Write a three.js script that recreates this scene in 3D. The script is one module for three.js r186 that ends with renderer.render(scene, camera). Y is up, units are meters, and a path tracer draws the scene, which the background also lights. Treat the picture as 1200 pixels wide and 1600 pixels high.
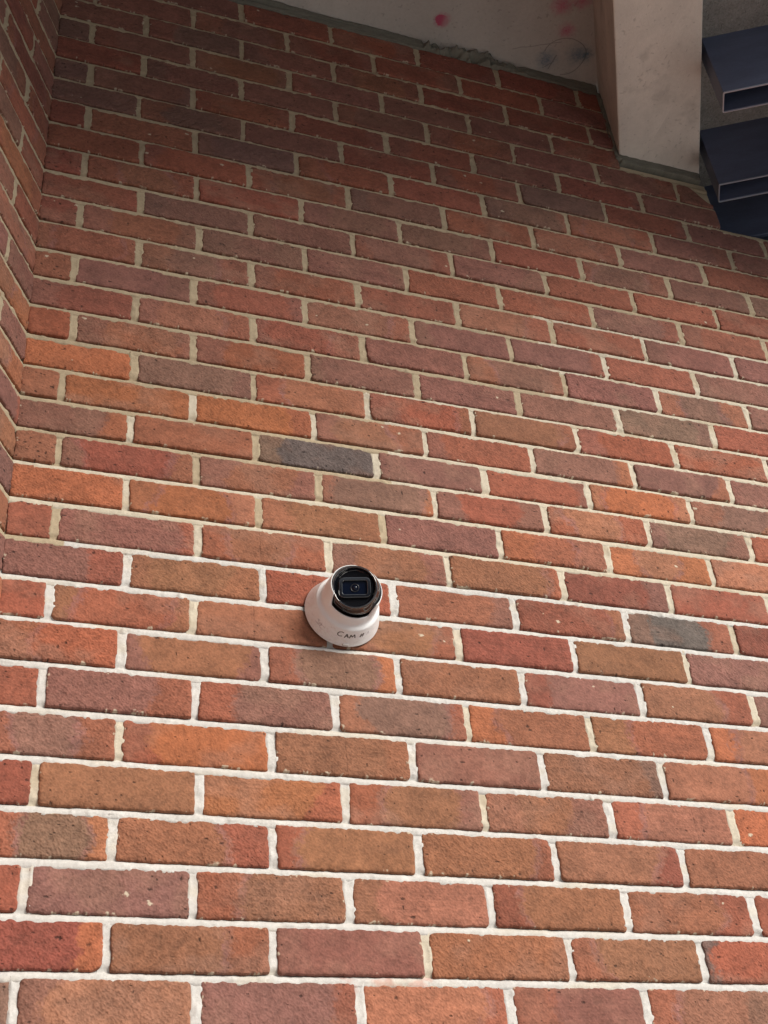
import * as THREE from 'three';
import { mergeGeometries, mergeVertices, toCreasedNormals } from 'three/addons/utils/BufferGeometryUtils.js';
import { RoundedBoxGeometry } from 'three/addons/geometries/RoundedBoxGeometry.js';

// ------------------------------------------------------------------ camera, sky, sun, exposure
const Y0 = 2.052;                                   // height of the first full brick course above the ground
const scene = new THREE.Scene();
const camera = new THREE.PerspectiveCamera(2 * Math.atan(800 / 2024.19) * 180 / Math.PI, 0.75, 0.05, 400);
camera.position.set(-0.04907, -0.55214 + Y0, 1.82816);
camera.up.set(-0.12935, 0.79801, 0.5886);
camera.lookAt(-0.04907 + 0.31329, -0.55214 + Y0 + 0.59607, 1.82816 - 0.73929);

const renderer = new THREE.WebGLRenderer({ antialias: true });
renderer.toneMapping = THREE.LinearToneMapping;
renderer.toneMappingExposure = 2.85;
renderer.shadowMap.enabled = true;
renderer.shadowMap.type = THREE.PCFSoftShadowMap;

{ // bright thin overcast: an even pale sky, a little brighter round the veiled sun
  const w = 256, h = 128, d = new Float32Array(w * h * 4);
  const sd = new THREE.Vector3(0.46, 0.47, 0.80).normalize(), v = new THREE.Vector3();
  for (let j = 0; j < h; j++) for (let i = 0; i < w; i++) {
    const el = (j + 0.5) / h * Math.PI - Math.PI / 2, az = ((i + 0.5) / w - 0.5) * 2 * Math.PI;
    v.set(Math.cos(el) * Math.cos(az), Math.sin(el), Math.cos(el) * Math.sin(az));
    const up = Math.max(0, v.y), g = Math.pow(Math.max(0, v.dot(sd)), 16);
    const L = 0.05 + 0.50 * up + 0.7 * g, k = (j * w + i) * 4;
    d[k] = L * (0.93 + 0.05 * g); d[k + 1] = L * 0.98; d[k + 2] = L * (1.06 - 0.08 * g); d[k + 3] = 1;
  }
  const sky = new THREE.DataTexture(d, w, h, THREE.RGBAFormat, THREE.FloatType);
  sky.mapping = THREE.EquirectangularReflectionMapping; sky.magFilter = sky.minFilter = THREE.LinearFilter; sky.needsUpdate = true;
  scene.background = sky; scene.environment = sky;
}
const sun = new THREE.DirectionalLight(0xfff5e8, 1.5);
sun.position.set(0.6 + 0.46 * 12, Y0 + 0.47 * 12, 0.80 * 12);
sun.target.position.set(0.6, Y0, 0);
sun.castShadow = true; sun.shadow.radius = 46; sun.shadow.mapSize.set(2048, 2048);
Object.assign(sun.shadow.camera, { left: -6, right: 6, top: 6, bottom: -6, near: 0.5, far: 40 });
scene.add(sun, sun.target);

// ------------------------------------------------------------------ helpers
function rng(seed) { let a = seed >>> 0; return () => { a = (a + 0x6D2B79F5) >>> 0; let t = a; t = Math.imul(t ^ (t >>> 15), t | 1); t ^= t + Math.imul(t ^ (t >>> 7), t | 61); return ((t ^ (t >>> 14)) >>> 0) / 4294967296; }; }
const PERM = new Uint16Array(4096), VAL = new Float32Array(4096);
{ const r = rng(77); for (let i = 0; i < 4096; i++) { PERM[i] = i; VAL[i] = r() * 2 - 1; } for (let i = 4095; i > 0; i--) { const j = (r() * (i + 1)) | 0; const t = PERM[i]; PERM[i] = PERM[j]; PERM[j] = t; } }
function vn(x, y, s = 0) {                          // 2-D value noise, -1..1
  const xi = Math.floor(x), yi = Math.floor(y); let fx = x - xi, fy = y - yi;
  fx = fx * fx * (3 - 2 * fx); fy = fy * fy * (3 - 2 * fy);
  const h = (a, b) => VAL[PERM[(a + PERM[(b + PERM[s & 4095]) & 4095]) & 4095]];
  const a = h(xi, yi), b = h(xi + 1, yi), c = h(xi, yi + 1), d = h(xi + 1, yi + 1);
  return a + (b - a) * fx + (c - a) * fy + (a - b - c + d) * fx * fy;
}
const fbm = (x, y, s, o = 3) => { let v = 0, a = 0.55, f = 1; for (let i = 0; i < o; i++) { v += a * vn(x * f, y * f, s + i * 17); a *= 0.5; f *= 2.07; } return v; };
const sm = (a, b, x) => { const t = Math.min(1, Math.max(0, (x - a) / (b - a))); return t * t * (3 - 2 * t); };
const taken = new Map();
function numbered(n) { const k = taken.get(n) || 0; taken.set(n, k + 1); return k ? `${n}_${String(k).padStart(3, '0')}` : n; }
function tag(o, label, category, group) { o.userData.label = label; o.userData.category = category; if (group) o.userData.group = group; return o; }
function mesh(name, geo, mat, parent) { const m = new THREE.Mesh(geo, mat); m.name = name; m.castShadow = m.receiveShadow = true; parent.add(m); return m; }
function grp(name, x = 0, y = 0, z = 0, ry = 0) { const g = new THREE.Group(); g.name = numbered(name); g.position.set(x, y, z); g.rotation.y = ry; scene.add(g); return g; }
function dataTex(w, h, arr, srgb) { const t = new THREE.DataTexture(arr, w, h, THREE.RGBAFormat, THREE.UnsignedByteType); if (srgb) t.colorSpace = THREE.SRGBColorSpace; t.magFilter = THREE.LinearFilter; t.minFilter = THREE.LinearMipmapLinearFilter; t.generateMipmaps = true; t.wrapS = t.wrapT = THREE.RepeatWrapping; t.anisotropy = 8; t.needsUpdate = true; return t; }
const enc = (v) => Math.max(0, Math.min(255, Math.round((v <= 0.0031308 ? v * 12.92 : 1.055 * Math.pow(v, 1 / 2.4) - 0.055) * 255)));
// grid surface from a function (i, j) -> [x, y, z, u, v, r, g, b]
function grid(nx, ny, fn, colored) {
  const n = (nx + 1) * (ny + 1), P = new Float32Array(n * 3), U = new Float32Array(n * 2), C = colored ? new Float32Array(n * 3) : null, I = [];
  for (let j = 0; j <= ny; j++) for (let i = 0; i <= nx; i++) {
    const k = j * (nx + 1) + i, q = fn(i, j);
    P[k * 3] = q[0]; P[k * 3 + 1] = q[1]; P[k * 3 + 2] = q[2]; U[k * 2] = q[3]; U[k * 2 + 1] = q[4];
    if (C) { C[k * 3] = q[5]; C[k * 3 + 1] = q[6]; C[k * 3 + 2] = q[7]; }
    if (i < nx && j < ny) I.push(k, k + 1, k + nx + 2, k, k + nx + 2, k + nx + 1);
  }
  const g = new THREE.BufferGeometry();
  g.setAttribute('position', new THREE.BufferAttribute(P, 3)); g.setAttribute('uv', new THREE.BufferAttribute(U, 2));
  if (C) g.setAttribute('color', new THREE.BufferAttribute(C, 3));
  g.setIndex(I); g.computeVertexNormals(); return g;
}

// ------------------------------------------------------------------ brick colours, read from the photograph course by course
const SPLIT = 13;                                   // courses up to this one share one texture, those above another
const H = 0.0801375;                                // course height
const PAL = {                                       // fired clay, linear base colours
  R: [0.258, 0.081, 0.046], O: [0.318, 0.108, 0.048], K: [0.212, 0.062, 0.040], P: [0.196, 0.086, 0.066],
  B: [0.242, 0.097, 0.053], T: [0.244, 0.103, 0.055], G: [0.180, 0.098, 0.069], D: [0.100, 0.085, 0.074], S: [0.282, 0.119, 0.072],
};
const DV = [0.0, -0.03, -0.005, 0.002, 0, 0.015, 0.048, 0.042, 0.041, 0.035, 0.034, 0.048, 0.027, -0.023, -0.083, -0.092, -0.102, -0.085, -0.083, -0.072, -0.044, -0.026, -0.045, -0.006, 0.032, 0.048, 0.02, 0.04, 0.083, 0.095, 0.14, 0.17];
const cy = (c) => (c < 0 ? c : c + DV[Math.min(31, c)]) * H;             // centre height of a course
const bedY = (c) => (cy(c) + cy(c + 1)) / 2;                             // bed joint above course c
// joints of each course: distance along the wall of the upright joints, then the colours (left, middle, right) of its bricks
const COURSES = {
  '-1': [[0.24, 0.48, 0.72, 0.96, 1.2, 1.44], 'RTT PPP BTR SSP TTT RRB PPP'],
  0: [[0.114, 0.36, 0.602, 0.844, 1.079, 1.32], 'GGG PSS PPR SSR RPP RSG PPP'],
  1: [[0.234, 0.476, 0.716, 0.959, 1.201, 1.44], 'KKO TTR PPP TTT RTT DRR BBR'],
  2: [[0.115, 0.357, 0.599, 0.836, 1.078, 1.325], 'RRR PPP RTT TSS KTT TTR RRR'],
  3: [[0.236, 0.482, 0.721, 0.964, 1.208, 1.45], 'RGO TTK KTT TTR TTK TTT PPP'],
  4: [[0.119, 0.365, 0.605, 0.847, 1.084, 1.33], 'KKK TTT OOR RTP STP RSS OOO'],
  5: [[0.24, 0.486, 0.728, 0.969, 1.208, 1.45], 'RGR ROO TTB PPP TTG SSO RRP'],
  6: [[0.118, 0.361, 0.599, 0.84, 1.08, 1.326], 'RRR PPR RPP TGR OBB TRR OSS'],
  7: [[0.238, 0.48, 0.719, 0.959, 1.201, 1.446], 'BRR PBP RGO TTT KPP TTR PPP'],
  8: [[0.119, 0.358, 0.598, 0.844, 1.077, 1.321], 'RRR TRT BBB BTR KKK TTT PPP'],
  9: [[0.242, 0.483, 0.726, 0.968, 1.206, 1.45], 'PPK BTB RRR BBP KKB GDR KKK'],
  10: [[0.119, 0.366, 0.607, 0.845, 1.084, 1.323, 1.56], 'RRR PPR RBR PBP BBR KKP RRR PPP'],
  11: [[0.238, 0.479, 0.721, 0.964, 1.2, 1.442], 'OOO BOS BTB PPP ORS OSO SSS'],
  12: [[0.115, 0.364, 0.599, 0.837, 1.076, 1.312, 1.561], 'BBB GKB PBP SGO PRP RSR PGP RRR'],
  13: [[0.24, 0.478, 0.722, 0.954, 1.189, 1.433, 1.672], 'PPO BBB GDD PPP RRP SOS BGB RRR'],
  14: [[0.112, 0.356, 0.598, 0.834, 1.073, 1.311, 1.553], 'BBB OOO OOR PSR PRR PPO PPO PPP'],
  15: [[0.243, 0.479, 0.716, 0.95, 1.192, 1.433, 1.673], 'OOO GGP RBS PRB BBR PRR RRR PPP'],
  16: [[0.124, 0.358, 0.595, 0.833, 1.067, 1.31, 1.555], 'RRR PBP PRR GPP PPP PPP GGP RRR'],
  17: [[0.242, 0.482, 0.72, 0.955, 1.194, 1.429, 1.671], 'PKK PSR PRS PPP OGS PPP OGO PPP'],
  18: [[0.117, 0.359, 0.597, 0.84, 1.074, 1.312, 1.552, 1.795], 'BBB PPG PRP SSR GPP PPR RRR GPG RRR'],
  19: [[0.244, 0.483, 0.721, 0.957, 1.193, 1.435, 1.681], 'BRB BGR PRR RRR SSR RRR GPP PPP'],
  20: [[0.119, 0.371, 0.606, 0.843, 1.074, 1.313, 1.553, 1.795], 'KKK PBG GPG PPG RRR RRR PPR PRR RRR'],
  21: [[0.244, 0.487, 0.725, 0.964, 1.204, 1.442, 1.677, 1.92], 'KRK DGG GPP RPR PPG RRR RRR RRR PPP'],
  22: [[0.121, 0.365, 0.606, 0.844, 1.08, 1.315, 1.562, 1.8], 'KKK RBR RRR PGP GGP RRR RGR PPG GGG'],
  23: [[0.244, 0.486, 0.726, 0.965, 1.2, 1.439, 1.685, 1.925], 'RRR PRR RBR DGG RRR SSR PPP RRR PPP'],
  24: [[0.121, 0.364, 0.604, 0.839, 1.081, 1.312, 1.555, 1.792, 2.03], 'KKK BBB GDD BRR RRR DGS RSR PPR PPP RRR'],
  25: [[0.233, 0.477, 0.719, 0.957, 1.192, 1.435, 1.677, 1.918], 'DDD BDG PPP KKR PRP DDG KRP PPP PPP'],
  26: [[0.12, 0.358, 0.6, 0.842, 1.075, 1.314, 1.559], 'DDD GPD KRK KKP PRR PPP KKP PPP'],
  27: [[0.24, 0.477, 0.717, 0.959, 1.201, 1.443, 1.689], 'KKK DPP PPP RPP PRP PPP PPR PPP'],
  28: [[0.117, 0.358, 0.602, 0.846, 1.087, 1.326], 'DDD KPP PBP KPP PPP PPP PRP'],
  29: [[0.243, 0.481, 0.722, 0.961, 1.207, 1.457], 'PPP KDD DPP PBP KKP KKK PPP'],
  30: [[0.118, 0.36, 0.603, 0.84, 1.083, 1.326], 'PPP PPP BPB PKP RRP RRR PPP'],
  31: [[0.243, 0.485, 0.726, 0.97, 1.207, 1.452], 'PPP KPP RKR RRP KKP KKP RRR'],
};
const X_CORNER = 0.04, X_BEAM = 1.527, X_JAMB = 1.797;
const rightEnd = (c) => (c >= 28 ? X_BEAM : c >= 26 ? X_JAMB : c >= 24 ? 2.16 : c >= 18 ? 1.92 : c >= 10 ? 1.8 : 1.69);
// list of bricks of the main wall: x0, x1, y0, y1 of the visible face
const mainBricks = [], rb = rng(5);
for (const key of Object.keys(COURSES).map(Number).sort((a, b) => a - b)) {
  const [J, cols] = COURSES[key], list = cols.split(' '), end = rightEnd(key), y0 = bedY(key - 1), y1 = key === 31 ? 31.68 * H : bedY(key);
  const edges = [X_CORNER, ...J, end];
  for (let i = 0; i < list.length && i < edges.length - 1; i++) {
    const g0 = i === 0 ? -0.002 : 0.0041 + rb() * 0.0034, g1 = i === edges.length - 2 ? (key >= 26 ? 0.0 : 0.006) : 0.0056 + rb() * 0.0022;
    const th = key > 13 ? 0.0046 : 0.0050, b0 = th + rb() * 0.0014, b1 = th + rb() * 0.0014;
    mainBricks.push({ c: key, i, x0: edges[i] + g0, x1: edges[i + 1] - g1, y0: y0 + b0, y1: y1 - (key === 31 ? 0 : b1), col: list[i], cut: key === 27 && i === list.length - 1 });
  }
}
// return wall: distance s along it from the corner
const LEFTCOL = { 31: 'GGG PPP', 30: 'PPP BBB', 29: 'BBB RRR', 28: 'GGG BBB', 27: 'GGG RRR', 26: 'BBB PPP', 25: 'PPP RKR', 24: 'BKB PPP', 23: 'KRB BGG', 22: 'BRB RSR', 21: 'RRR GGG', 20: 'ROR PPP', 19: 'RRR SPS', 18: 'RSR RRR', 17: 'PPG PPS', 16: 'OBO PPP', 15: 'PPP OOO', 14: 'OSO RRR', 13: 'RPP OSO', 12: 'BSB PPP', 11: 'PPB RRR', 10: 'BRB PPP', 9: 'PPR BBB', 8: 'OSO RRR' };
const leftBricks = [], rl = rng(9);
for (const c of Object.keys(LEFTCOL).map(Number)) {
  const edges = c % 2 ? [0, 0.106, 0.346, 0.586] : [0, 0.227, 0.467], L = LEFTCOL[c].split(' ');
  const y0 = bedY(c - 1), y1 = c === 31 ? 31.68 * H : bedY(c);
  for (let i = 0; i < 2; i++) leftBricks.push({ c, i, x0: edges[i] + (i ? 0.0056 + rl() * 0.002   : -0.002), x1: edges[i + 1] - 0.006, y0: y0 + 0.0068, y1: y1 - (c === 31 ? 0 : 0.0068), col: L[i] });
}

// ------------------------------------------------------------------ clay texture: colour and relief of every brick face, in wall coordinates
function paintBricks(bricks, X0, X1, Ya, Yb, W, Hh, seed) {
  const A = new Uint8Array(W * Hh * 4), Bm = new Uint8Array(W * Hh * 4);
  for (let k = 0; k < W * Hh; k++) { A[k * 4] = 120; A[k * 4 + 1] = 70; A[k * 4 + 2] = 55; A[k * 4 + 3] = 255; Bm[k * 4] = Bm[k * 4 + 1] = Bm[k * 4 + 2] = 128; Bm[k * 4 + 3] = 255; }
  const sx = W / (X1 - X0), sy = Hh / (Yb - Ya);
  bricks.forEach((b, n) => {
    const r = rng(seed + n * 131 + 7), s0 = (r() * 4000) | 0, jit = () => 1 + (r() - 0.5) * 0.16;
    const C = [...b.col].map((q) => { const p = PAL[q], k = jit(); return [p[0] * k * jit(), p[1] * k * (1 + (r() - .5) * .08), p[2] * k * (1 + (r() - .5) * .12)]; });
    if (b.c > SPLIT) b.col.split('').forEach((q, k) => { if (q === 'D') C[k] = [C[k][0] * 1.2, C[k][1] * 1.04, C[k][2] * 1.0]; });
    if (b.c > 16) C.forEach((q) => { [0.205, 0.084, 0.064].forEach((v, k) => { q[k] += (v - q[k]) * (q[0] < 0.15 ? 0.5 : 0.3); }); });   // the upper courses came from a more even, plum-red load
    const pull = b.c > SPLIT ? 0.38 : 0.2; for (const k of [0, 2]) C[k] = C[k].map((v, q) => v + (C[1][q] - v) * pull);
    if (b.col[0] === b.col[1]) C[0] = C[1]; if (b.col[2] === b.col[1]) C[2] = C[1];
    const flash = (a, q) => ('TBGS'.includes(a) && 'ROK'.includes(q)) || ('TBGS'.includes(q) && 'ROK'.includes(a));
    const hl = flash(b.col[0], b.col[1]), hr = flash(b.col[1], b.col[2]);
    const bl = 0.16 + r() * 0.2, br = 0.66 + r() * 0.2, sl = (r() - 0.5) * 0.22, sr = (r() - 0.5) * 0.22, cvl = r() * 0.3, cvr = r() * 0.3;
    const halo = [0.235, 0.105, 0.092], ash = r() < 0.45 ? 0.35 + r() * 0.35 : 0.08, ashx = r(), streak = r() < 0.3, relief = 0.55 + r() * 0.9, crease = r() < 0.1 ? b.x0 + (0.25 + r() * 0.5) * (b.x1 - b.x0) : -9;
    const nSpeck = r() < 0.16 ? 1 + (r() * 2 | 0) : 0, specks = []; for (let q = 0; q < nSpeck; q++) specks.push([b.x0 + r() * (b.x1 - b.x0), b.y0 + r() * (b.y1 - b.y0) * 0.9, 0.0015 + r() * 0.004]);
    const nPit = 5 + (r() * 15 | 0), pits = []; for (let q = 0; q < nPit; q++) pits.push([b.x0 + r() * (b.x1 - b.x0), b.y0 + r() * (b.y1 - b.y0), 0.0007 + r() * r() * 0.0022, 0.6 + r() * 1.3]);
    const i0 = Math.max(0, Math.floor((b.x0 - 0.006 - X0) * sx)), i1 = Math.min(W - 1, Math.ceil((b.x1 + 0.006 - X0) * sx));
    const j0 = Math.max(0, Math.floor((b.y0 - 0.006 - Ya) * sy)), j1 = Math.min(Hh - 1, Math.ceil((b.y1 + 0.006 - Ya) * sy));
    const bw = b.x1 - b.x0, bh = b.y1 - b.y0;
    for (let j = j0; j <= j1; j++) for (let i = i0; i <= i1; i++) {
      const x = X0 + (i + 0.5) / sx, y = Ya + (j + 0.5) / sy, s = (x - b.x0) / bw, t = (y - b.y0) / bh;
      const warp = 0.10 * fbm(x * 14, y * 20, s0, 3) + 0.03 * vn(x * 190, y * 190, s0 + 3) + 0.02 * vn(x * 420, y * 420, s0 + 4);
      const a1 = bl + sl * (t - 0.5) + cvl * ((t - 0.5) ** 2) - 0.06 + warp, a2 = br + sr * (t - 0.5) - cvr * ((t - 0.5) ** 2) + 0.06 + warp * 0.9;
      const w1 = sm(-0.04, 0.04, s - a1), w2 = sm(-0.04, 0.04, s - a2);
      let R = C[0][0] + (C[1][0] - C[0][0]) * w1, G = C[0][1] + (C[1][1] - C[0][1]) * w1, Bc = C[0][2] + (C[1][2] - C[0][2]) * w1;
      R += (C[2][0] - R) * w2; G += (C[2][1] - G) * w2; Bc += (C[2][2] - Bc) * w2;
      let ho = 0; if (hl) ho = Math.max(ho, 1 - Math.abs(s - a1 - 0.02) / 0.045); if (hr) ho = Math.max(ho, 1 - Math.abs(s - a2 + 0.02) / 0.045);
      if (ho > 0) { ho *= 0.75 * (0.7 + 0.5 * vn(x * 60, y * 60, s0 + 5)); R += (halo[0] - R) * ho; G += (halo[1] - G) * ho; Bc += (halo[2] - Bc) * ho; }
      // cloudy bloom and fine sandy grain
      const cl = fbm(x * 26, y * 34, s0 + 9, 4), az = ash * sm(-0.1, 0.45, fbm(x * 17 + ashx * 9, y * 24, s0 + 21, 3));
      R += (0.235 - R) * az * 0.7; G += (0.125 - G) * az * 0.7; Bc += (0.088 - Bc) * az * 0.7;
      const gr = vn(x * 620, y * 620, s0 + 31), g2 = vn(x * 310 + y * 90, y * 330, s0 + 37), g3 = vn(x * 120, y * 150, s0 + 41);
      let m = 1 + 0.24 * cl + 0.15 * gr + 0.14 * g2 + 0.10 * g3;
      const dg = vn((x * 0.8 + y * 0.6) * 90, (y * 0.8 - x * 0.6) * 330, s0 + 45);
      m *= 1 + 0.07 * dg * relief; let bump = 128 + relief * (20 * gr + 32 * g2 + 24 * g3 + 26 * dg) + 16 * cl;
      if (streak) { const st = vn(x * 22, y * 420, s0 + 51); m *= 1 + 0.09 * st; bump += 14 * st; }
      if (Math.abs(x - crease) < 0.0022) { const q = 1 - sm(0.0002, 0.0016, Math.abs(x - crease - 0.0012 * vn(y * 160, 1, s0 + 55))); m *= 1 - 0.2 * q * sm(-0.3, 0.4, vn(y * 60, 3, s0 + 57)); bump -= 40 * q; }
      // dark open pores
      for (const p of pits) { const dx = (x - p[0]) / p[3], dy = (y - p[1]) * p[3]; const dd = dx * dx + dy * dy, rr = p[2] * (1 + 0.5 * vn(x * 900, y * 900, s0)); if (dd < rr * rr * 2.2) { const q = 1 - sm(0.5, 1.5, Math.sqrt(dd) / rr); m *= 1 - 0.7 * q; bump -= 90 * q; } }
      // splashes and smears of mortar along the edges and on the face
      const ed = Math.min(y - b.y0, b.y1 - y, (x - b.x0), (b.x1 - x));
      let lime = 0.75 * sm(0.34, 0.62, vn(x * 95, y * 95, s0 + 61) * 0.75 + 0.42 * vn(x * 330, y * 330, s0 + 63) - Math.max(0, ed) * 80 - 0.08);
      for (const p of specks) { const dd = Math.hypot(x - p[0], (y - p[1]) * 1.4); lime = Math.max(lime, 0.9 * (1 - sm(0.6, 1.1, dd / p[2] + 0.5 * vn(x * 420, y * 420, s0 + 71)))); }
      R *= m; G *= m; Bc *= m;
      R += (0.52 - R) * lime; G += (0.45 - G) * lime; Bc += (0.34 - Bc) * lime; bump += 30 * lime;
      const k = (j * W + i) * 4; A[k] = enc(R); A[k + 1] = enc(G); A[k + 2] = enc(Bc);
      Bm[k] = Bm[k + 1] = Bm[k + 2] = Math.max(0, Math.min(255, bump));
    }
  });
  return { mat: new THREE.MeshStandardMaterial({ map: dataTex(W, Hh, A, true), bumpMap: dataTex(W, Hh, Bm), bumpScale: 0.0034, roughness: 0.93, metalness: 0 }), uv: (x, y) => [(x - X0) / (X1 - X0), (y - Ya) / (Yb - Ya)] };
}
const clayLow = paintBricks(mainBricks.filter((b) => b.c <= SPLIT), 0.02, 1.82, -0.14, bedY(SPLIT) + 0.01, 2048, 1400, 1000);
const clayHigh = paintBricks(mainBricks.filter((b) => b.c > SPLIT), 0.02, 2.18, bedY(SPLIT) - 0.01, 2.56, 2048, 1400, 9000);
const clayLeft = paintBricks(leftBricks, -0.01, 0.6, 0.55, 2.56, 640, 2048, 20000);

// ------------------------------------------------------------------ mortar: grain tile shared by all joints
const mortarMat = (() => {
  const n = 512, A = new Uint8Array(n * n * 4), Bm = new Uint8Array(n * n * 4);
  const per = (x, y, f, s) => { // tileable
    const u = x / n, v = y / n; const a = vn(u * f, v * f, s), b = vn((u - 1) * f, v * f, s), c = vn(u * f, (v - 1) * f, s), d = vn((u - 1) * f, (v - 1) * f, s);
    return a * (1 - u) * (1 - v) + b * u * (1 - v) + c * (1 - u) * v + d * u * v;
  };
  for (let j = 0; j < n; j++) for (let i = 0; i < n; i++) {
    const g = per(i, j, 210, 1), g2 = per(i, j, 90, 2), g3 = per(i, j, 30, 3), g4 = per(i, j, 9, 4), k = (j * n + i) * 4;
    const v = 236 + 10 * g + 10 * g2 + 8 * g3 + 8 * g4; A[k] = Math.min(255, v); A[k + 1] = Math.min(255, v - 1); A[k + 2] = Math.min(255, v - 3); A[k + 3] = 255;
    Bm[k] = Bm[k + 1] = Bm[k + 2] = 128 + 40 * g + 45 * g2 + 30 * g3; Bm[k + 3] = 255;
  }
  return new THREE.MeshStandardMaterial({ map: dataTex(n, n, A, true), bumpMap: dataTex(n, n, Bm), bumpScale: 0.0008, roughness: 0.95, vertexColors: true });
})();
const TAN = [0.475, 0.395, 0.275], CREAM = [0.62, 0.57, 0.465], WHITE = [0.645, 0.645, 0.63];
function mortarColor(x, y, kind, s) {                // three batches of mortar: tan above, cream lower down, white pointing below
  const n = fbm(x * 9, y * 30, 900 + s, 3);
  const a = kind === 'white' ? WHITE : kind === 'cream' ? CREAM : TAN, b = kind === 'white' ? CREAM : kind === 'cream' ? TAN : [0.42, 0.35, 0.245];
  const t = sm(0.12, 0.6, n) * (kind === 'white' ? 0.55 : 0.6), m = 1 + 0.06 * vn(x * 140, y * 140, 33);
  const pk = kind === 'white' && y > 0.02 && y < 0.06 && x > 0.56 && x < 0.74 ? 0.5 * sm(0.1, 0.6, fbm(x * 60, y * 90, 77, 3) + 0.15) : 0;   // reddish chalk rubbed on one joint
  const q = [0.6, 0.27, 0.2];
  return [0, 1, 2].map((i) => pk * q[i] + (1 - pk) * Math.min(0.9, (a[i] + (b[i] - a[i]) * t) * m));
}
function bedStrip(x0, x1, y, kind, seed, zoff = 0) {
  const nx = Math.max(2, Math.round((x1 - x0) / 0.0026)), T = [-1, -0.72, -0.5, -0.28, -0.05, 0.2, 0.42, 0.62, 0.8, 1], half = 0.0138;
  return grid(nx, T.length - 1, (i, j) => {
    const x = x0 + (x1 - x0) * i / nx, t = T[j], yy = y + t * half + 0.0008 * vn(x * 30, seed, 5);
    let z = -0.0013 - 0.0078 * sm(-0.1, 0.62, t) - 0.0012 * sm(-0.3, -0.9, t);
    z += 0.0005 * vn(x * 70, yy * 70, seed) + 0.0004 * vn(x * 210, yy * 210, seed + 1) + 0.0009 * sm(0.3, 0.8, vn(x * 190, t * 1.6, seed + 3)) * sm(0.35, 0.6, Math.abs(t)) + 0.0005 * vn(x * 14, seed * 3.1, seed);
    z += 0.0022 * sm(0.68, 0.95, vn(x * 75, t * 1.2 + seed, seed + 7)) * (t < 0 ? 1 : 0.55);           // dabs squeezed over the arris
    if (j === 0 || j === T.length - 1) z = Math.min(z, -0.006);
    const c = mortarColor(x, yy, typeof kind === 'function' ? kind(x) : kind, seed);
    return [x, yy, z + zoff, x * 4, yy * 4, ...c];
  }, true);
}
function perpStrip(x, y0, y1, kind, seed, wide = 0.0125) {
  const ny = Math.max(3, Math.round((y1 - y0) / 0.0036)), T = [-1, -0.66, -0.36, -0.1, 0.1, 0.36, 0.66, 1];
  return grid(T.length - 1, ny, (i, j) => {
    const y = y0 + (y1 - y0) * j / ny, t = T[i], xx = x + t * wide + 0.0012 * vn(y * 40, seed, 6);
    let z = -0.0030 + 0.0010 * t * t + 0.0007 * vn(xx * 80, y * 80, seed) + 0.0005 * vn(xx * 220, y * 220, seed + 1);
    z += 0.0024 * sm(0.45, 0.9, vn(y * 90, t * 1.5, seed + 9)) - 0.0052 * sm(0.012, 0.002, y - y0);
    if (i === 0 || i === T.length - 1) z = Math.min(z, -0.006);
    return [xx, y, z, xx * 4, y * 4, ...mortarColor(xx, y, kind, seed)];
  }, true);
}

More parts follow.
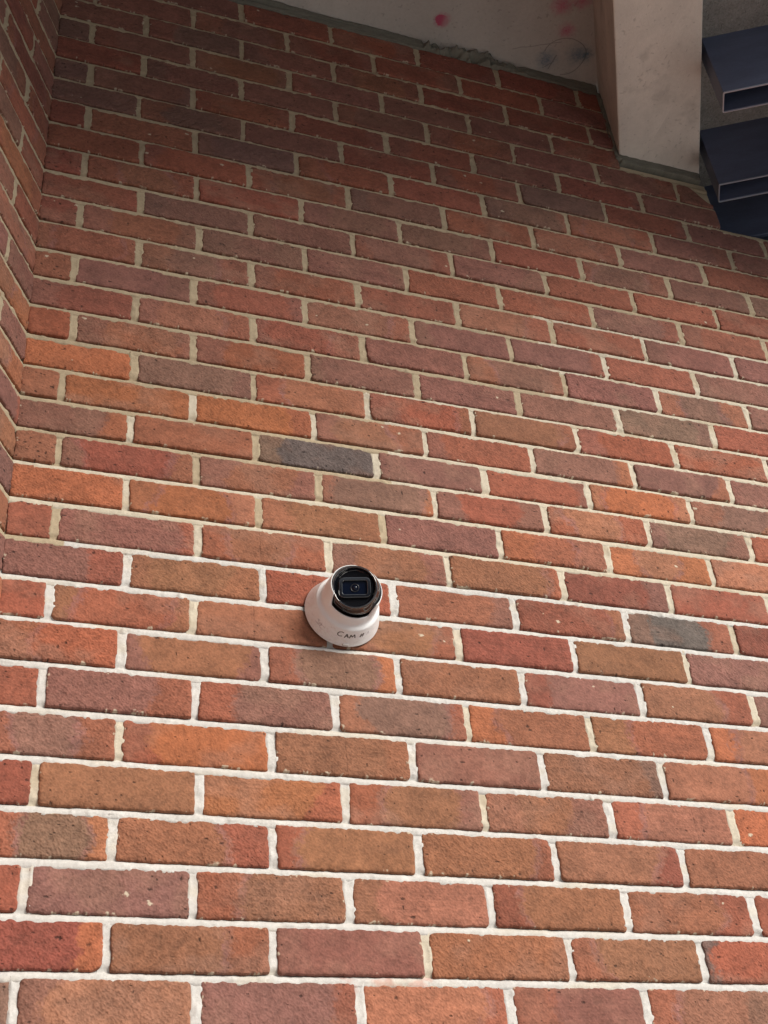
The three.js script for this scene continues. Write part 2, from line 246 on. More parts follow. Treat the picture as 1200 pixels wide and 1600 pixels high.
// ------------------------------------------------------------------ one brick: worn arrises, uneven outline, its own slight set in the wall
function brickGeo(b, uvf, seed) {
  const r = rng(seed * 37 + 11), w = b.x1 - b.x0, h = b.y1 - b.y0, cx = (b.x0 + b.x1) / 2, cyy = (b.y0 + b.y1) / 2;
  const rim = [0, 0.0005, 0.0022, 0.0058], inner = (L, n) => { const a = []; for (let i = 1; i < n; i++) a.push(rim[3] + (L - 2 * rim[3]) * i / n); return a; };
  const xs = [0, ...rim, ...inner(w, Math.max(3, Math.round(w / 0.0043))), ...rim.map((q) => w - q).reverse(), w];
  const ys = [0, ...rim, ...inner(h, Math.max(3, Math.round(h / 0.005))), ...rim.map((q) => h - q).reverse(), h];
  const zr = [-0.024, -0.0046, -0.0019, -0.0005, 0];
  const zAt = (k, n) => { const q = Math.min(k, n - k); return q < 5 ? zr[q] : 0; };
  const nx = xs.length - 1, ny = ys.length - 1, off = (r() - 0.5) * 0.0032, tx = (r() - 0.5) * 0.004, ty = (r() - 0.5) * 0.012, rot = (r() - 0.5) * 0.006;
  const rc = [0, 1, 2, 3].map(() => 0.002 + r() * r() * r() * 0.018), s = (r() * 4000) | 0;
  const g = grid(nx, ny, (i, j) => {
    let x = xs[i] - w / 2, y = ys[j] - h / 2;
    const zx = zAt(i, nx), zy = zAt(j, ny); let z = Math.max(-0.024, Math.min(zx, zy, zx + zy));
    // round the corner
    const q = (x > 0 ? 1 : 0) + (y > 0 ? 2 : 0), R = rc[q], ax = w / 2 - R, ay = h / 2 - R, px = Math.abs(x) - ax, py = Math.abs(y) - ay;
    if (px > 0 && py > 0) { const l = Math.hypot(px, py), m = Math.max(px, py) / l; x = Math.sign(x) * (ax + px * m); y = Math.sign(y) * (ay + py * m); }
    // ragged outline
    const ex = sm(0.012, 0, w / 2 - Math.abs(x)), ey = sm(0.012, 0, h / 2 - Math.abs(y));
    const X = cx + x, Y = cyy + y;
    x += Math.sign(x) * ex * (0.0011 * vn(Y * 75, s, s + 3) + 0.0008 * vn(Y * 230, s, s + 4));
    y += Math.sign(y) * ey * (0.0007 * vn(X * 60, s, s + (y > 0 ? 5 : 6)) + 0.0011 * vn(X * 260, s, s + (y > 0 ? 7 : 8)));
    z += 0.0009 * vn(X * 22, Y * 26, s + 1) + 0.0006 * vn(X * 95, Y * 95, s + 2) + off + tx * x + ty * y;
    z -= 0.0022 * Math.max(ex, ey) * sm(0.2, 0.8, vn(X * 90, Y * 90, s + 11));                          // chipped arris
    const xr = x - rot * y, yr = y + rot * x, U = uvf(cx + x, cyy + y);
    return [xr, yr, z, U[0], U[1]];
  });
  if (b.cut) { const P = g.attributes.position; for (let i = 0; i < P.count; i++) { const fx = P.getX(i) / w + 0.5; const lim = h / 2 - 0.062 * sm(0.25, 1.0, fx); if (P.getY(i) > lim) P.setY(i, lim); } g.computeVertexNormals(); }
  return { g, cx, cy: cyy };
}

// ------------------------------------------------------------------ ground
{
  const n = 256, A = new Uint8Array(n * n * 4);
  for (let j = 0; j < n; j++) for (let i = 0; i < n; i++) { const v = 160 + 16 * fbm(i / 30, j / 30, 4, 4) + 10 * vn(i * 0.9, j * 0.9, 8), k = (j * n + i) * 4; A[k] = v; A[k + 1] = v - 1; A[k + 2] = v - 4; A[k + 3] = 255; }
  const t = dataTex(n, n, A, true); t.repeat.set(60, 60);
  const g = new THREE.PlaneGeometry(240, 240); g.rotateX(-Math.PI / 2);
  const m = mesh('ground', g, new THREE.MeshStandardMaterial({ map: t, roughness: 0.95 }), scene); m.userData.kind = 'structure';
}

// ------------------------------------------------------------------ main brick wall
const coreMat = new THREE.MeshStandardMaterial({ color: new THREE.Color().setRGB(0.5, 0.43, 0.3), roughness: 0.97 });
const simpleClay = new THREE.MeshStandardMaterial({ vertexColors: true, roughness: 0.93 });
function boxAt(x0, x1, y0, y1, z0, z1) { const g = new THREE.BoxGeometry(x1 - x0, y1 - y0, z1 - z0); g.translate((x0 + x1) / 2, (y0 + y1) / 2, (z0 + z1) / 2); return g; }
function tint(g, c) { const n = g.attributes.position.count, a = new Float32Array(n * 3); for (let i = 0; i < n; i++) a.set(c, i * 3); g.setAttribute('color', new THREE.BufferAttribute(a, 3)); return g; }
const wallMain = grp('brick_wall', 0, Y0, 0);
tag(wallMain, 'wide red brick wall with the dome camera fixed to it and a notched top', 'wall');
mesh('wall_core', mergeGeometries([
  boxAt(-0.06, X_BEAM, -Y0, 31.66 * H, -0.23, -0.009), boxAt(X_BEAM, X_JAMB, -Y0, 27.86 * H, -0.23, -0.009), boxAt(X_JAMB, 3.4, -Y0, bedY(25) - 0.012, -0.23, -0.009)]), coreMat, wallMain);
mainBricks.forEach((b, n) => {
  const cl = b.c <= SPLIT ? clayLow : clayHigh, { g, cx, cy: yy } = brickGeo(b, cl.uv, n + 1);
  const m = mesh('brick', g, cl.mat, wallMain); m.position.set(cx, yy, 0);
});
{
  const parts = [], r = rng(41);
  for (let c = -2; c <= 30; c++) {
    const y = bedY(c), end = Math.min(rightEnd(c), rightEnd(Math.min(31, c + 1)));
    if (c === -2) { parts.push(bedStrip(X_CORNER, end, y, 'white', 50)); continue; }
    const kind = c <= 8 ? 'white' : c === 9 ? ((x) => (x < 0.135 ? 'tan' : 'white')) : c <= 11 ? 'cream' : c <= 15 ? ((x) => (x > 0.75 ? 'cream' : 'tan')) : c <= 19 ? ((x) => (x > 1.15 ? 'cream' : 'tan')) : 'tan';
    parts.push(bedStrip(X_CORNER - 0.002, end + (c >= 25 ? 0 : 0.004), y, kind, 60 + c));
  }
  parts.push(bedStrip(X_BEAM, X_JAMB - 0.004, bedY(27), 'tan', 130), bedStrip(X_JAMB, rightEnd(25), bedY(25) - 0.004, 'tan', 131));
  for (const key of Object.keys(COURSES).map(Number)) {
    COURSES[key][0].forEach((x, i) => {
      if (x > rightEnd(key) - 0.03) return;
      const kind = key <= 9 ? (r() < 0.2 ? 'cream' : 'white') : key === 10 ? (x < 0.2 ? 'tan' : 'cream') : key <= 15 ? (x > 0.75 || r() < 0.3 ? 'cream' : 'tan') : key <= 19 ? (x > 1.2 ? 'cream' : 'tan') : 'tan';
      parts.push(perpStrip(x, bedY(key - 1) + 0.004, (key === 31 ? 31.66 * H : bedY(key)) - 0.003, kind, 300 + key * 11 + i));
    });
  }
  mesh('mortar', mergeGeometries(parts), mortarMat, wallMain);
  // the rest of the wall, outside the picture
  const rest = [], keys = Object.keys(PAL);
  for (let c = -25; c <= 25; c++) for (let x = c < -1 ? X_CORNER - (c & 1 ? 0 : 0.12) : rightEnd(c); x < 3.3; x += 0.24) {
    const xa = Math.max(x, X_CORNER); tintPush(rest, boxAt(xa + 0.006, Math.min(x + 0.234, 3.395), bedY(c - 1) + 0.007, bedY(c) - 0.007, -0.03, -0.001), PAL[keys[(r() * 7) | 0]]);
  }
  const m = mesh('outer_bricks', mergeGeometries(rest), simpleClay, wallMain); m.userData.kind = 'stuff';
}
function tintPush(list, g, c) { list.push(tint(g, c)); }

// ------------------------------------------------------------------ return wall, 120 degrees to the first
const TH = 120 * Math.PI / 180;
const wallLeft = grp('brick_wall', X_CORNER, Y0, 0, 0);
wallLeft.rotation.y = Math.PI - TH + Math.PI;        // local +x runs from the far end back to the corner
tag(wallLeft, 'narrow return brick wall meeting the wide wall at an obtuse inside corner', 'wall');
{ // local frame: x = -s, z towards the open side
  const dir = new THREE.Vector3(Math.cos(TH), 0, Math.sin(TH));
  wallLeft.rotation.y = Math.atan2(dir.z, -dir.x);   // local -x maps to dir
  const LW = 2.6;
  const core = boxAt(-LW, 0.1, -Y0, 31.66 * H, -0.23, -0.009);
  mesh('wall_core', core, coreMat, wallLeft);
  const flip = (g) => g;
  leftBricks.forEach((b, n) => {
    const f = { ...b, x0: -b.x1, x1: -b.x0 };
    const { g, cx, cy: yy } = brickGeo(f, (x, y) => clayLeft.uv(-x, y), 700 + n);
    const m = mesh('brick', flip(g), clayLeft.mat, wallLeft); m.position.set(cx, yy, 0);
  });
  const parts = [], rest = [], r = rng(43), keys = Object.keys(PAL);
  for (let c = 7; c <= 30; c++) parts.push(bedStrip(-0.6, 0.004, bedY(c), c < 9 ? 'white' : 'tan', 500 + c));
  for (let c = 8; c <= 31; c++) for (const s of c % 2 ? [0.106, 0.346] : [0.227, 0.467]) parts.push(perpStrip(-s, bedY(c - 1) + 0.004, (c === 31 ? 31.66 * H : bedY(c)) - 0.003, 'tan', 560 + c));
  mesh('mortar', mergeGeometries(parts), mortarMat, wallLeft);
  for (let c = -25; c <= 31; c++) for (let s = c < 8 ? (c & 1 ? 0 : -0.12) : (c % 2 ? 0.346 : 0.467); s < LW - 0.03; s += 0.24) {
    const a = Math.max(s, 0); tintPush(rest, boxAt(-Math.min(s + 0.234, LW - 0.004), -a - 0.006, bedY(c - 1) + 0.007, (c === 31 ? 31.66 * H : bedY(c)) - 0.007, -0.03, -0.001), PAL[keys[(r() * 7) | 0]]);
  }
  const m = mesh('outer_bricks', mergeGeometries(rest), simpleClay, wallLeft); m.userData.kind = 'stuff';
}

// ------------------------------------------------------------------ concrete overhead
function concreteTex(w, h, seed, base, rough, marks) {
  const A = new Uint8Array(w * h * 4), Bm = new Uint8Array(w * h * 4);
  for (let j = 0; j < h; j++) for (let i = 0; i < w; i++) {
    const x = i / w, y = j / h, k = (j * w + i) * 4;
    const c = fbm(x * 7, y * 7, seed, 5), st = fbm(x * 22, y * 5, seed + 40, 4), g = vn(i * 0.7, j * 0.7, seed + 3), g2 = vn(i * 0.22, j * 0.22, seed + 5);
    const dirt = 0.22 * sm(0.2, 0.9, fbm(x * 16, y * 16, seed + 60, 5)), pit = sm(0.74, 0.9, vn(i * 0.16, j * 0.16, seed + 9)) * 0.35;
    let m = (1 + 0.16 * c + 0.08 * st + rough * (0.10 * g + 0.16 * g2)) * (1 - dirt) * (1 - pit * (0.4 + rough));
    let q = [base[0] * m, base[1] * m, base[2] * m]; if (marks) q = marks(x, y, q);
    A[k] = enc(q[0]); A[k + 1] = enc(q[1]); A[k + 2] = enc(q[2]); A[k + 3] = 255;
    Bm[k] = Bm[k + 1] = Bm[k + 2] = Math.max(0, Math.min(255, 140 + 30 * c + rough * (40 * g + 50 * g2) + 10 * g - 90 * pit)); Bm[k + 3] = 255;
  }
  return new THREE.MeshStandardMaterial({ map: dataTex(w, h, A, true), bumpMap: dataTex(w, h, Bm), bumpScale: 0.002 + 0.004 * rough, roughness: 0.9 });
}
const YC = 2.588;                                    // underside of the slab above the first course
const GD = new THREE.Vector2(Math.cos(119.4 * Math.PI / 180), Math.sin(119.4 * Math.PI / 180));   // direction of the beam in plan (x, z)
const plan = (x, d) => [x + GD.x * d, GD.y * d];
function prism(pts, y0, y1, uvs = 1) {               // plan polygon [x, z] given a height; uv in metres
  const sh = new THREE.Shape(pts.map(([x, z]) => new THREE.Vector2(x, -z)));
  const g = new THREE.ExtrudeGeometry(sh, { depth: y1 - y0, bevelEnabled: true, bevelSize: 0.004, bevelThickness: 0.004, bevelOffset: -0.004, bevelSegments: 2 });
  g.rotateX(-Math.PI / 2); g.translate(0, y0, 0);
  const P = g.attributes.position, N = g.attributes.normal, U = g.attributes.uv;
  for (let i = 0; i < P.count; i++) { if (Math.abs(N.getY(i)) > 0.6) U.setXY(i, P.getX(i) / uvs, P.getZ(i) / uvs); else U.setXY(i, (P.getX(i) * 0.5 + P.getZ(i) * 0.87) / uvs, P.getY(i) / uvs); }
  return g;
}
const edgeZ = (x) => 3.15 - 0.68 * x;                 // front edge of the slab in plan, how far it reaches out from the wall
{ // slab, its underside marked with spray dots and pencil
  const dots = [[1.023, 0.072, 0.017, 0.6, [0.42, 0.02, 0.10]], [1.322, 0.201, 0.024, 1, [0.50, 0.035, 0.14]], [1.370, 0.232, 0.022, 1, [0.50, 0.035, 0.14]], [1.30, 0.27, 0.014, 1, [0.45, 0.03, 0.13]], [1.369, 0.137, 0.020, 1, [0.50, 0.035, 0.14]], [1.352, 0.040, 0.026, 1, [0.03, 0.13, 0.22]], [1.432, 0.077, 0.028, 1, [0.03, 0.13, 0.22]], [1.455, 0.085, 0.018, 1, [0.04, 0.14, 0.2]]];
  const S = 1.7;
  const mat = concreteTex(1400, 1400, 700, [0.47, 0.45, 0.42], 0.25, (u, v, q) => {
    const x = u * S, z = v * S;
    for (const d of dots) {
      const r = Math.hypot(x - d[0], z - d[1]) / d[2] + 0.22 * vn(x * 160, z * 160, 12);
      const a = d[3] === 1 ? 0.75 * (1 - sm(-0.3, 1.8, r)) * (0.85 + 0.3 * vn(x * 500, z * 500, 14)) : (r < 1 ? 0.85 - 0.4 * sm(-0.2, 0.8, (x - d[0]) / d[2]) : 0.3 * (1 - sm(1, 1.7, r)));
      for (let k = 0; k < 3; k++) q[k] += (d[4][k] - q[k]) * a;
    }
    const e = Math.abs(Math.hypot(x - 1.395, (z - 0.062) * 1.1) - 0.062 + 0.004 * vn(x * 20, z * 20, 4)), ang = Math.atan2(z - 0.062, x - 1.395);
    let pen = ang > -1.3 && ang < 3.2 ? 1 - sm(0.0008, 0.0018, e) : 0;
    pen = Math.max(pen, x > 1.245 && x < 1.37 ? 1 - sm(0.0006, 0.0016, Math.abs(z - 0.044 - (x - 1.245) * 0.45 + 0.002 * vn(x * 60, 0, 3))) : 0);
    pen = Math.max(pen, z > 0.012 && z < 0.06 ? 1 - sm(0.0008, 0.0022, Math.abs(x - 1.37 - (z - 0.02) * 0.1)) : 0, z > 0.01 && z < 0.04 ? 1 - sm(0.0008, 0.002, Math.abs(x - 1.36 - (z - 0.02) * 0.8)) : 0);
    for (let k = 0; k < 3; k++) q[k] += (0.06 - q[k]) * pen * 0.5;
    return q;
  });
  const slab = mesh('concrete_slab', prism([[-2.6, -0.6], [3.4, -0.6], [3.4, edgeZ(3.4)], [-2.6, edgeZ(-2.6)]], YC, YC + 0.28, S), mat, scene);
  slab.position.y = Y0; tag(slab, 'pale concrete slab overhead marked with pink and blue spray paint', 'slab');
}
{ // downstand beam
  const mat = concreteTex(700, 700, 820, [0.67, 0.63, 0.575], 0.2);
  const L = 1.7;
  const g = prism([plan(1.534, -0.22), plan(1.787, -0.22), plan(1.787, L), plan(1.534, L)], 2.276, YC - 0.003, 0.8);
  const beam = mesh('concrete_beam', g, mat, scene); beam.position.y = Y0; tag(beam, 'smooth cream concrete beam running out from the brick wall under the slab', 'beam');
}
{ // lower rough soffit on the far side of the beam
  const mat = concreteTex(700, 700, 860, [0.26, 0.25, 0.235], 1);
  const L = 1.1;
  const g = prism([plan(1.797, -0.5), plan(3.3, -0.5), plan(3.3, L), plan(1.797, L)], 2.352, YC - 0.003, 0.55);
  const so = mesh('concrete_soffit', g, mat, scene); so.position.y = Y0; tag(so, 'rough grey concrete soffit behind the navy steel sections', 'soffit');
}
// compressible joint filler between bricks and concrete
{
  const n = 256, A = new Uint8Array(n * n * 4);
  for (let j = 0; j < n; j++) for (let i = 0; i < n; i++) { const m = 1 + 0.22 * fbm(i / 40, j / 9, 31, 4) + 0.12 * vn(i * 0.6, j * 0.6, 35) + 0.12 * vn(i * 0.05, j * 0.5, 37), k = (j * n + i) * 4; A[k] = enc(0.170 * m); A[k + 1] = enc(0.168 * m); A[k + 2] = enc(0.138 * m); A[k + 3] = 255; }
  const fm = new THREE.MeshStandardMaterial({ map: dataTex(n, n, A, true), roughness: 0.92 });
  const strip = (x0, x1, y0, y1, rough, z) => grid(Math.round((x1 - x0) / 0.004), 16, (i, j) => {
    const nx = Math.round((x1 - x0) / 0.004), x = x0 + (x1 - x0) * i / nx, t = j / 16; let y = y0 + (y1 - y0) * t;
    const rg = rough(x), e = j === 0 || j === 16 || i === 0 || i === nx;
    y += (t > 0.5 ? 1 : 0.6) * 0.004 * vn(x * 26, t > 0.5 ? 3 : 9, 22) * (0.4 + rg);
    let zz = z + 0.002 * vn(x * 12, y * 60, 41) + 0.0012 * vn(x * 90, y * 160, 42) + rg * (0.018 * vn(x * 34, y * 60, 43) + 0.011 * vn(x * 95, y * 110, 44));
    zz -= 0.007 * sm(0.0022, 0.0006, Math.abs(y - (y0 + y1) / 2 - 0.008 * vn(x * 7, 1, 46) - 0.002)) * sm(0.1, 0.5, vn(x * 9, 2, 47));
    if (e) zz = z - 0.03;
    return [x, y, zz, x * 3, y * 3];
  });
  const f1 = mesh('joint_filler', strip(0.045, X_BEAM + 0.004, 31.64 * H, YC - 0.0025, (x) => sm(0.99, 1.0, x) * (1 - sm(1.22, 1.34, x)), 0.001), fm, scene);
  f1.position.y = Y0; f1.name = numbered('joint_filler'); tag(f1, 'long crumpled grey joint filler squeezed between brick wall and slab', 'filler', 'grey joint filler strips');
  const f2 = mesh('joint_filler', strip(1.531, 1.787, 27.95 * H, 2.2765, () => 0, 0.002), fm, scene);
  f2.position.y = Y0; f2.name = numbered('joint_filler'); tag(f2, 'short grey joint filler strip under the end of the concrete beam', 'filler', 'grey joint filler strips');
  const up = strip(0, 0.31, -0.009, 0.009, () => 0.25, 0.002); up.rotateZ(Math.PI / 2);
  const f3 = mesh('joint_filler', up, fm, scene); f3.position.set(1.527, Y0 + 2.245, 0.001); f3.name = numbered('joint_filler'); tag(f3, 'upright grey joint filler beside the concrete beam', 'filler', 'grey joint filler strips');
}

// ------------------------------------------------------------------ low building across the yard, mirrored in the lens ball
{
  const b = grp('garage_building', 1.5, 0, 10.5); tag(b, 'low dark clad garage across the yard facing the brick wall', 'building');
  const dk = new THREE.MeshStandardMaterial({ color: new THREE.Color().setRGB(0.055, 0.057, 0.062), roughness: 0.9 }), rf = new THREE.MeshStandardMaterial({ color: new THREE.Color().setRGB(0.06, 0.06, 0.068), roughness: 0.8 });
  mesh('wall', boxAt(-14, 14, 0, 3.1, 0, 5), dk, b); mesh('roof', boxAt(-14.3, 14.3, 3.1, 3.4, -0.35, 5.3), rf, b);
  for (let i = -3; i <= 3; i++) mesh('door', boxAt(i * 3.8 - 1.3, i * 3.8 + 1.3, 0, 2.3, -0.04, -0.002), rf, b);
}

// ------------------------------------------------------------------ navy steel
const steelTex = (() => { const n = 256, A = new Uint8Array(n * n * 4); for (let j = 0; j < n; j++) for (let i = 0; i < n; i++) { const v = 225 + 16 * fbm(i / 26, j / 26, 90, 4) + 8 * vn(i * 0.8, j * 0.8, 92), k = (j * n + i) * 4; A[k] = A[k + 1] = A[k + 2] = Math.min(255, v); A[k + 3] = 255; } return dataTex(n, n, A, true); })();
const navy = new THREE.MeshStandardMaterial({ color: new THREE.Color().setRGB(0.125, 0.155, 0.25), map: steelTex, roughness: 0.42, metalness: 0.1 });
const bare = new THREE.MeshStandardMaterial({ color: new THREE.Color().setRGB(0.48, 0.52, 0.62), roughness: 0.35, metalness: 0.6 });
function steelSection(e0, d, label, depth = 0.06, bottom = 2.118, width = 0.9) {
  const [x, z] = plan(1.787, d), ex = GD.y, ez = -GD.x;
  const g = grp('steel_section', x + ex * e0, Y0 + bottom, z + ez * e0, Math.atan2(-ez, ex));
  tag(g, label, 'steel section', 'navy steel sections');
  const t = 0.003, hh = 2.352 - bottom + 0.03, rx = (w, h, dd, px, py, pz) => { const q = new RoundedBoxGeometry(w, h, dd, 2, 0.0012); q.translate(px, py, pz); return q; };
  mesh('front_plate', rx(width, hh, t, width / 2, hh / 2, -t / 2), navy, g);
  mesh('back_plate', rx(width, hh, t, width / 2, hh / 2, -depth + t / 2), navy, g);
  mesh('side_plate', rx(t, hh, depth - 2 * t, t / 2, hh / 2, -depth / 2), navy, g);
  mesh('side_plate', rx(t, hh, depth - 2 * t, width - t / 2, hh / 2, -depth / 2), navy, g);
  // cut lower rim, bare metal, rounded at the corner
  const sh = new THREE.Shape(), R = 0.006; const rr = (s, x0, x1, y0, y1, r) => { s.moveTo(x0 + r, y0); s.lineTo(x1 - r, y0); s.quadraticCurveTo(x1, y0, x1, y0 + r); s.lineTo(x1, y1 - r); s.quadraticCurveTo(x1, y1, x1 - r, y1); s.lineTo(x0 + r, y1); s.quadraticCurveTo(x0, y1, x0, y1 - r); s.lineTo(x0, y0 + r); s.quadraticCurveTo(x0, y0, x0 + r, y0); };
  rr(sh, -0.0008, width + 0.0008, -0.0008, depth + 0.0008, R); const ho = new THREE.Path(); rr(ho, 0.0016, width - 0.0016, 0.0016, depth - 0.0016, R * 0.6); sh.holes.push(ho);
  const rg = new THREE.ExtrudeGeometry(sh, { depth: 0.003, bevelEnabled: true, bevelSize: 0.0004, bevelThickness: 0.0006, bevelSegments: 1 }); rg.rotateX(-Math.PI / 2); rg.translate(0, -0.0026, 0);
  mesh('cut_rim', rg, bare, g);
}
steelSection(0.017, 0.382, 'navy steel box section open below, farther out from the brick wall');
steelSection(0.015, 0.089, 'navy steel box section open below, right beside the stepped brick edge');
{
  const [x, z] = plan(1.787, -0.115), ex = GD.y, ez = -GD.x;
  const p = new RoundedBoxGeometry(0.9, 0.26, 0.012, 2, 0.002); p.translate(0.45 - 0.1, 0.13, -0.006);
  const m = mesh('navy_screen', p, navy, scene); m.position.set(x, Y0 + 2.112, z); m.rotation.y = Math.atan2(-ez, ex);
  tag(m, 'flat navy steel panel closing the gap above the stepped bricks', 'screen');
  const [x2, z2] = plan(1.787, -0.36);
  const q = new THREE.BoxGeometry(1.3, 0.62, 0.04); q.translate(0.5, 0.31, 0); const m2 = mesh('navy_screen', q, navy, scene); m2.name = 'navy_screen_001'; m2.position.set(x2, Y0 + 1.98, z2); m2.rotation.y = m.rotation.y;
  tag(m2, 'dark navy panel deep behind the top of the brick wall', 'screen');
}

// ------------------------------------------------------------------ dome camera on the wall
{
  const cam = grp('security_camera', 0.6225, Y0 + 0.678, 0.0015);
  tag(cam, 'white dome security camera with black lens ball on the brick wall', 'camera');
  const lathe = (prof, n = 96, zf) => grid(n, prof.length - 1, (i, j) => { const a = (i / n) * 2 * Math.PI; let [r, z] = prof[j]; if (zf) [r, z] = zf(a, r, z, j); return [r * Math.cos(a), r * Math.sin(a), z, i / n, j / (prof.length - 1)]; });
  // white plastic with handwriting on the skirt
  const cv = document.createElement('canvas'); cv.width = 2048; cv.height = 256; const cx = cv.getContext('2d');
  cx.fillStyle = '#eff2f4'; cx.fillRect(0, 0, 2048, 256);
  const r = rng(3);
  for (let i = 0; i < 900; i++) { cx.fillStyle = `rgba(${150 + r() * 40 | 0},${138 + r() * 40 | 0},${125 + r() * 40 | 0},${0.03 + r() * 0.05})`; cx.beginPath(); cx.ellipse(r() * 2048, r() * 256, 4 + r() * 30, 2 + r() * 9, r() * 3, 0, 7); cx.fill(); }
  cx.strokeStyle = 'rgba(120,112,125,0.32)'; cx.lineWidth = 7; cx.lineCap = 'round';
  const A2X = (deg) => (((deg % 360) + 360) % 360) / 360 * 2048;
  const bx = A2X(-142); for (let q = 0; q < 9; q++) { cx.beginPath(); cx.arc(bx + (r() - 0.4) * 90, 130 + (r() - 0.5) * 110, 8 + r() * 26, r() * 6, r() * 6 + 2.4); cx.stroke(); }
  const tx = A2X(-109), ink = (pts) => { cx.beginPath(); pts.forEach(([x, y], i) => (i ? cx.lineTo(tx + x, y - 62) : cx.moveTo(tx + x, y - 62))); cx.stroke(); };
  cx.strokeStyle = '#121012'; cx.lineWidth = 10; cx.lineJoin = 'round';
  ink([[52, 92], [34, 84], [14, 96], [2, 122], [6, 148], [24, 160], [46, 152]]);                       // C
  ink([[74, 166], [88, 104], [108, 160]]); ink([[80, 142], [102, 138]]);                               // A
  ink([[122, 164], [128, 112], [146, 146], [164, 106], [174, 158]]);                                   // M
  ink([[238, 112], [228, 160]]); ink([[258, 108], [250, 158]]); ink([[226, 126], [264, 122]]); ink([[222, 148], [262, 142]]);   // hash
  cx.strokeStyle = 'rgba(60,55,70,0.22)'; ink([[300, 158], [316, 108], [322, 156]]);                   // rubbed-out stroke
  const tex = new THREE.CanvasTexture(cv); tex.colorSpace = THREE.SRGBColorSpace; tex.wrapS = THREE.RepeatWrapping; tex.anisotropy = 8;
  const pvc = { roughness: 0.38, clearcoat: 0.25, clearcoatRoughness: 0.3 };
  const inkWhite = new THREE.MeshPhysicalMaterial({ map: tex, ...pvc }), white = new THREE.MeshPhysicalMaterial({ color: new THREE.Color().setRGB(0.83, 0.86, 0.88), ...pvc });
  const gasket = new THREE.MeshStandardMaterial({ color: new THREE.Color().setRGB(0.02, 0.02, 0.022), roughness: 0.8 });
  const black = new THREE.MeshPhysicalMaterial({ color: new THREE.Color().setRGB(0.005, 0.006, 0.009), roughness: 0.07, ior: 1.75 });
  const glass = new THREE.MeshPhysicalMaterial({ color: new THREE.Color().setRGB(0.004, 0.007, 0.018), roughness: 0.05, ior: 1.35 });
  mesh('gasket', lathe([[0.05, 0.0], [0.0665, 0.0], [0.0675, 0.002], [0.0665, 0.0045], [0.05, 0.0045]]), gasket, cam);
  const sk = []; for (let i = 0; i <= 14; i++) { const t = i / 14; sk.push([0.0692 - 0.0105 * t, 0.003 + 0.031 * t]); }
  mesh('skirt', lathe(sk), inkWhite, cam);
  mesh('shoulder', lathe([[0.0587, 0.034], [0.0580, 0.0365], [0.0564, 0.0385], [0.0535, 0.0405], [0.0512, 0.0425], [0.0502, 0.046]]), white, cam);
  const hi = (a) => { let d = Math.abs(((a * 180 / Math.PI + 102 + 540) % 360) - 180); return 0.060 + 0.026 * sm(46, 58, d); };
  const collar = [[0.0502, 0.046], [0.0498, 0.25], [0.049, 0.5], [0.048, 0.75], [0.0470, 0.96], [0.0462, 1.0], [0.0452, 0.99], [0.0448, 0.9], [0.0446, 0.5], [0.0446, 0.1]];
  mesh('collar', lathe(collar, 144, (a, rr, z, j) => { if (j === 0) return [rr, 0.046]; const top = hi(a); return [rr, 0.046 + (top - 0.046) * z]; }), white, cam);
  const plug = new RoundedBoxGeometry(0.012, 0.005, 0.006, 2, 0.0012); plug.rotateX(0.3); plug.translate(0, -0.0672, 0.0062);
  mesh('drain_plug', plug, new THREE.MeshStandardMaterial({ color: new THREE.Color().setRGB(0.55, 0.53, 0.5), roughness: 0.6 }), cam);
  // lens ball, turned to look out and a little down
  const ball = new THREE.Group(); ball.name = 'lens_ball'; ball.position.set(0, 0, 0.0735); cam.add(ball);
  const look = new THREE.Vector3(-0.30, -0.26, 0.92).normalize(), up = new THREE.Vector3(-0.04, 1, 0.3);
  const xA = new THREE.Vector3().crossVectors(up, look).normalize(), yA = new THREE.Vector3().crossVectors(look, xA);
  ball.quaternion.setFromRotationMatrix(new THREE.Matrix4().makeBasis(xA, yA, look));
  const pr = []; for (let i = 0; i <= 14; i++) { const a = -1.35 + (1.35 + 0.42) * i / 14; pr.push([0.0440 * Math.cos(a), 0.0440 * Math.sin(a)]); }
  mesh('shell', lathe(pr), black, ball);
  const gloss = new THREE.MeshPhysicalMaterial({ color: new THREE.Color().setRGB(0.006, 0.007, 0.010), roughness: 0.05, ior: 2.2 });
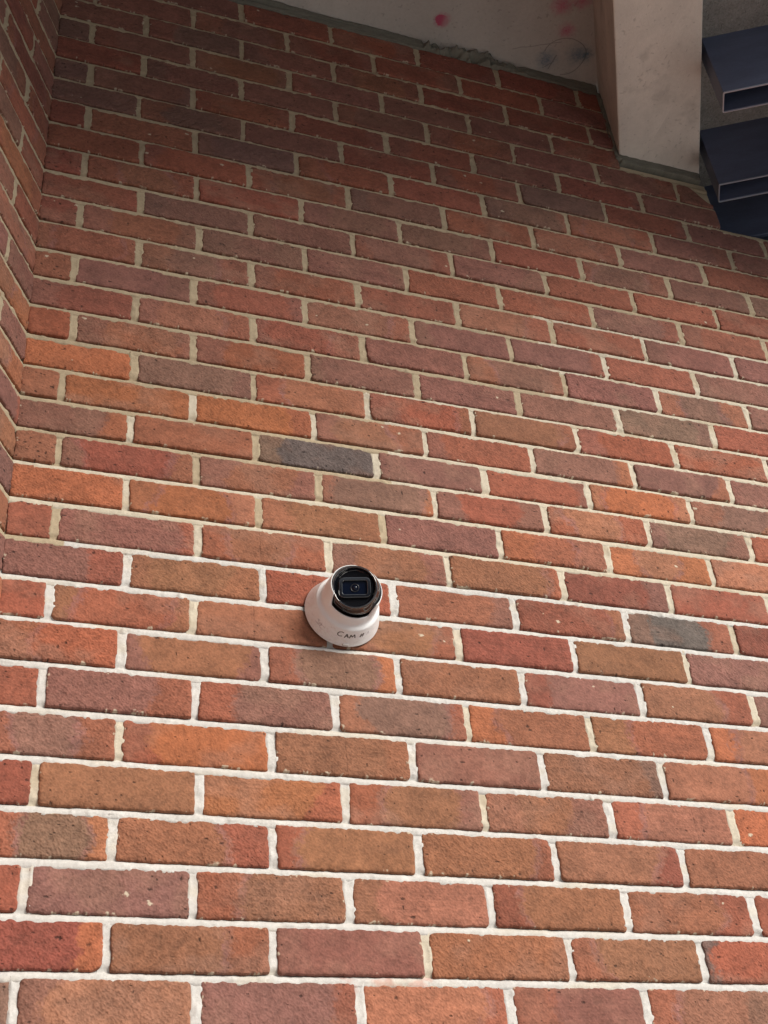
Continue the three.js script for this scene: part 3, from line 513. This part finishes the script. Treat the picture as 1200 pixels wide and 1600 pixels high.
  mesh('face_ring', lathe([[0.0402, 0.0178], [0.0397, 0.0205], [0.0390, 0.0228], [0.0380, 0.0243], [0.0370, 0.0247], [0.0361, 0.0242], [0.0352, 0.0228], [0.0340, 0.0200], [0.0330, 0.0180], [0.0318, 0.0170]]), gloss, ball);
  mesh('face_plate', lathe([[0.0319, 0.0171], [0.018, 0.0168], [0.0005, 0.0168]]), new THREE.MeshPhysicalMaterial({ color: new THREE.Color().setRGB(0.004, 0.004, 0.006), roughness: 0.25, ior: 1.3 }), ball);
  const rs = (w, h, rad) => { const s = new THREE.Shape(), x = w / 2, y = h / 2; s.moveTo(-x + rad, -y); s.lineTo(x - rad, -y); s.quadraticCurveTo(x, -y, x, -y + rad); s.lineTo(x, y - rad); s.quadraticCurveTo(x, y, x - rad, y); s.lineTo(-x + rad, y); s.quadraticCurveTo(-x, y, -x, y - rad); s.lineTo(-x, -y + rad); s.quadraticCurveTo(-x, -y, -x + rad, -y); return s; };
  const bz = rs(0.0525, 0.0345, 0.009); bz.holes.push(rs(0.045, 0.027, 0.006));
  const bg = new THREE.ExtrudeGeometry(bz, { depth: 0.0015, bevelEnabled: true, bevelSize: 0.0016, bevelThickness: 0.0022, bevelSegments: 5 }); bg.translate(0, 0, 0.0185);
  mesh('window_bezel', bg, gloss, ball);
  const wg = new THREE.ExtrudeGeometry(rs(0.046, 0.028, 0.006), { depth: 0.0012, bevelEnabled: false }); wg.translate(0, 0, 0.0172);
  mesh('lens_window', wg, glass, ball);
  const ring = new THREE.TorusGeometry(0.0068, 0.0009, 12, 40); ring.translate(0, 0, 0.0186);
  mesh('lens_ring', ring, new THREE.MeshStandardMaterial({ color: new THREE.Color().setRGB(0.012, 0.013, 0.017), roughness: 0.3 }), ball);
  const ln = new THREE.SphereGeometry(0.0062, 32, 12, 0, Math.PI * 2, 0, 0.9); ln.rotateX(Math.PI / 2); ln.translate(0, 0, 0.0147);
  mesh('lens', ln, glass, ball);
}

renderer.render(scene, camera);
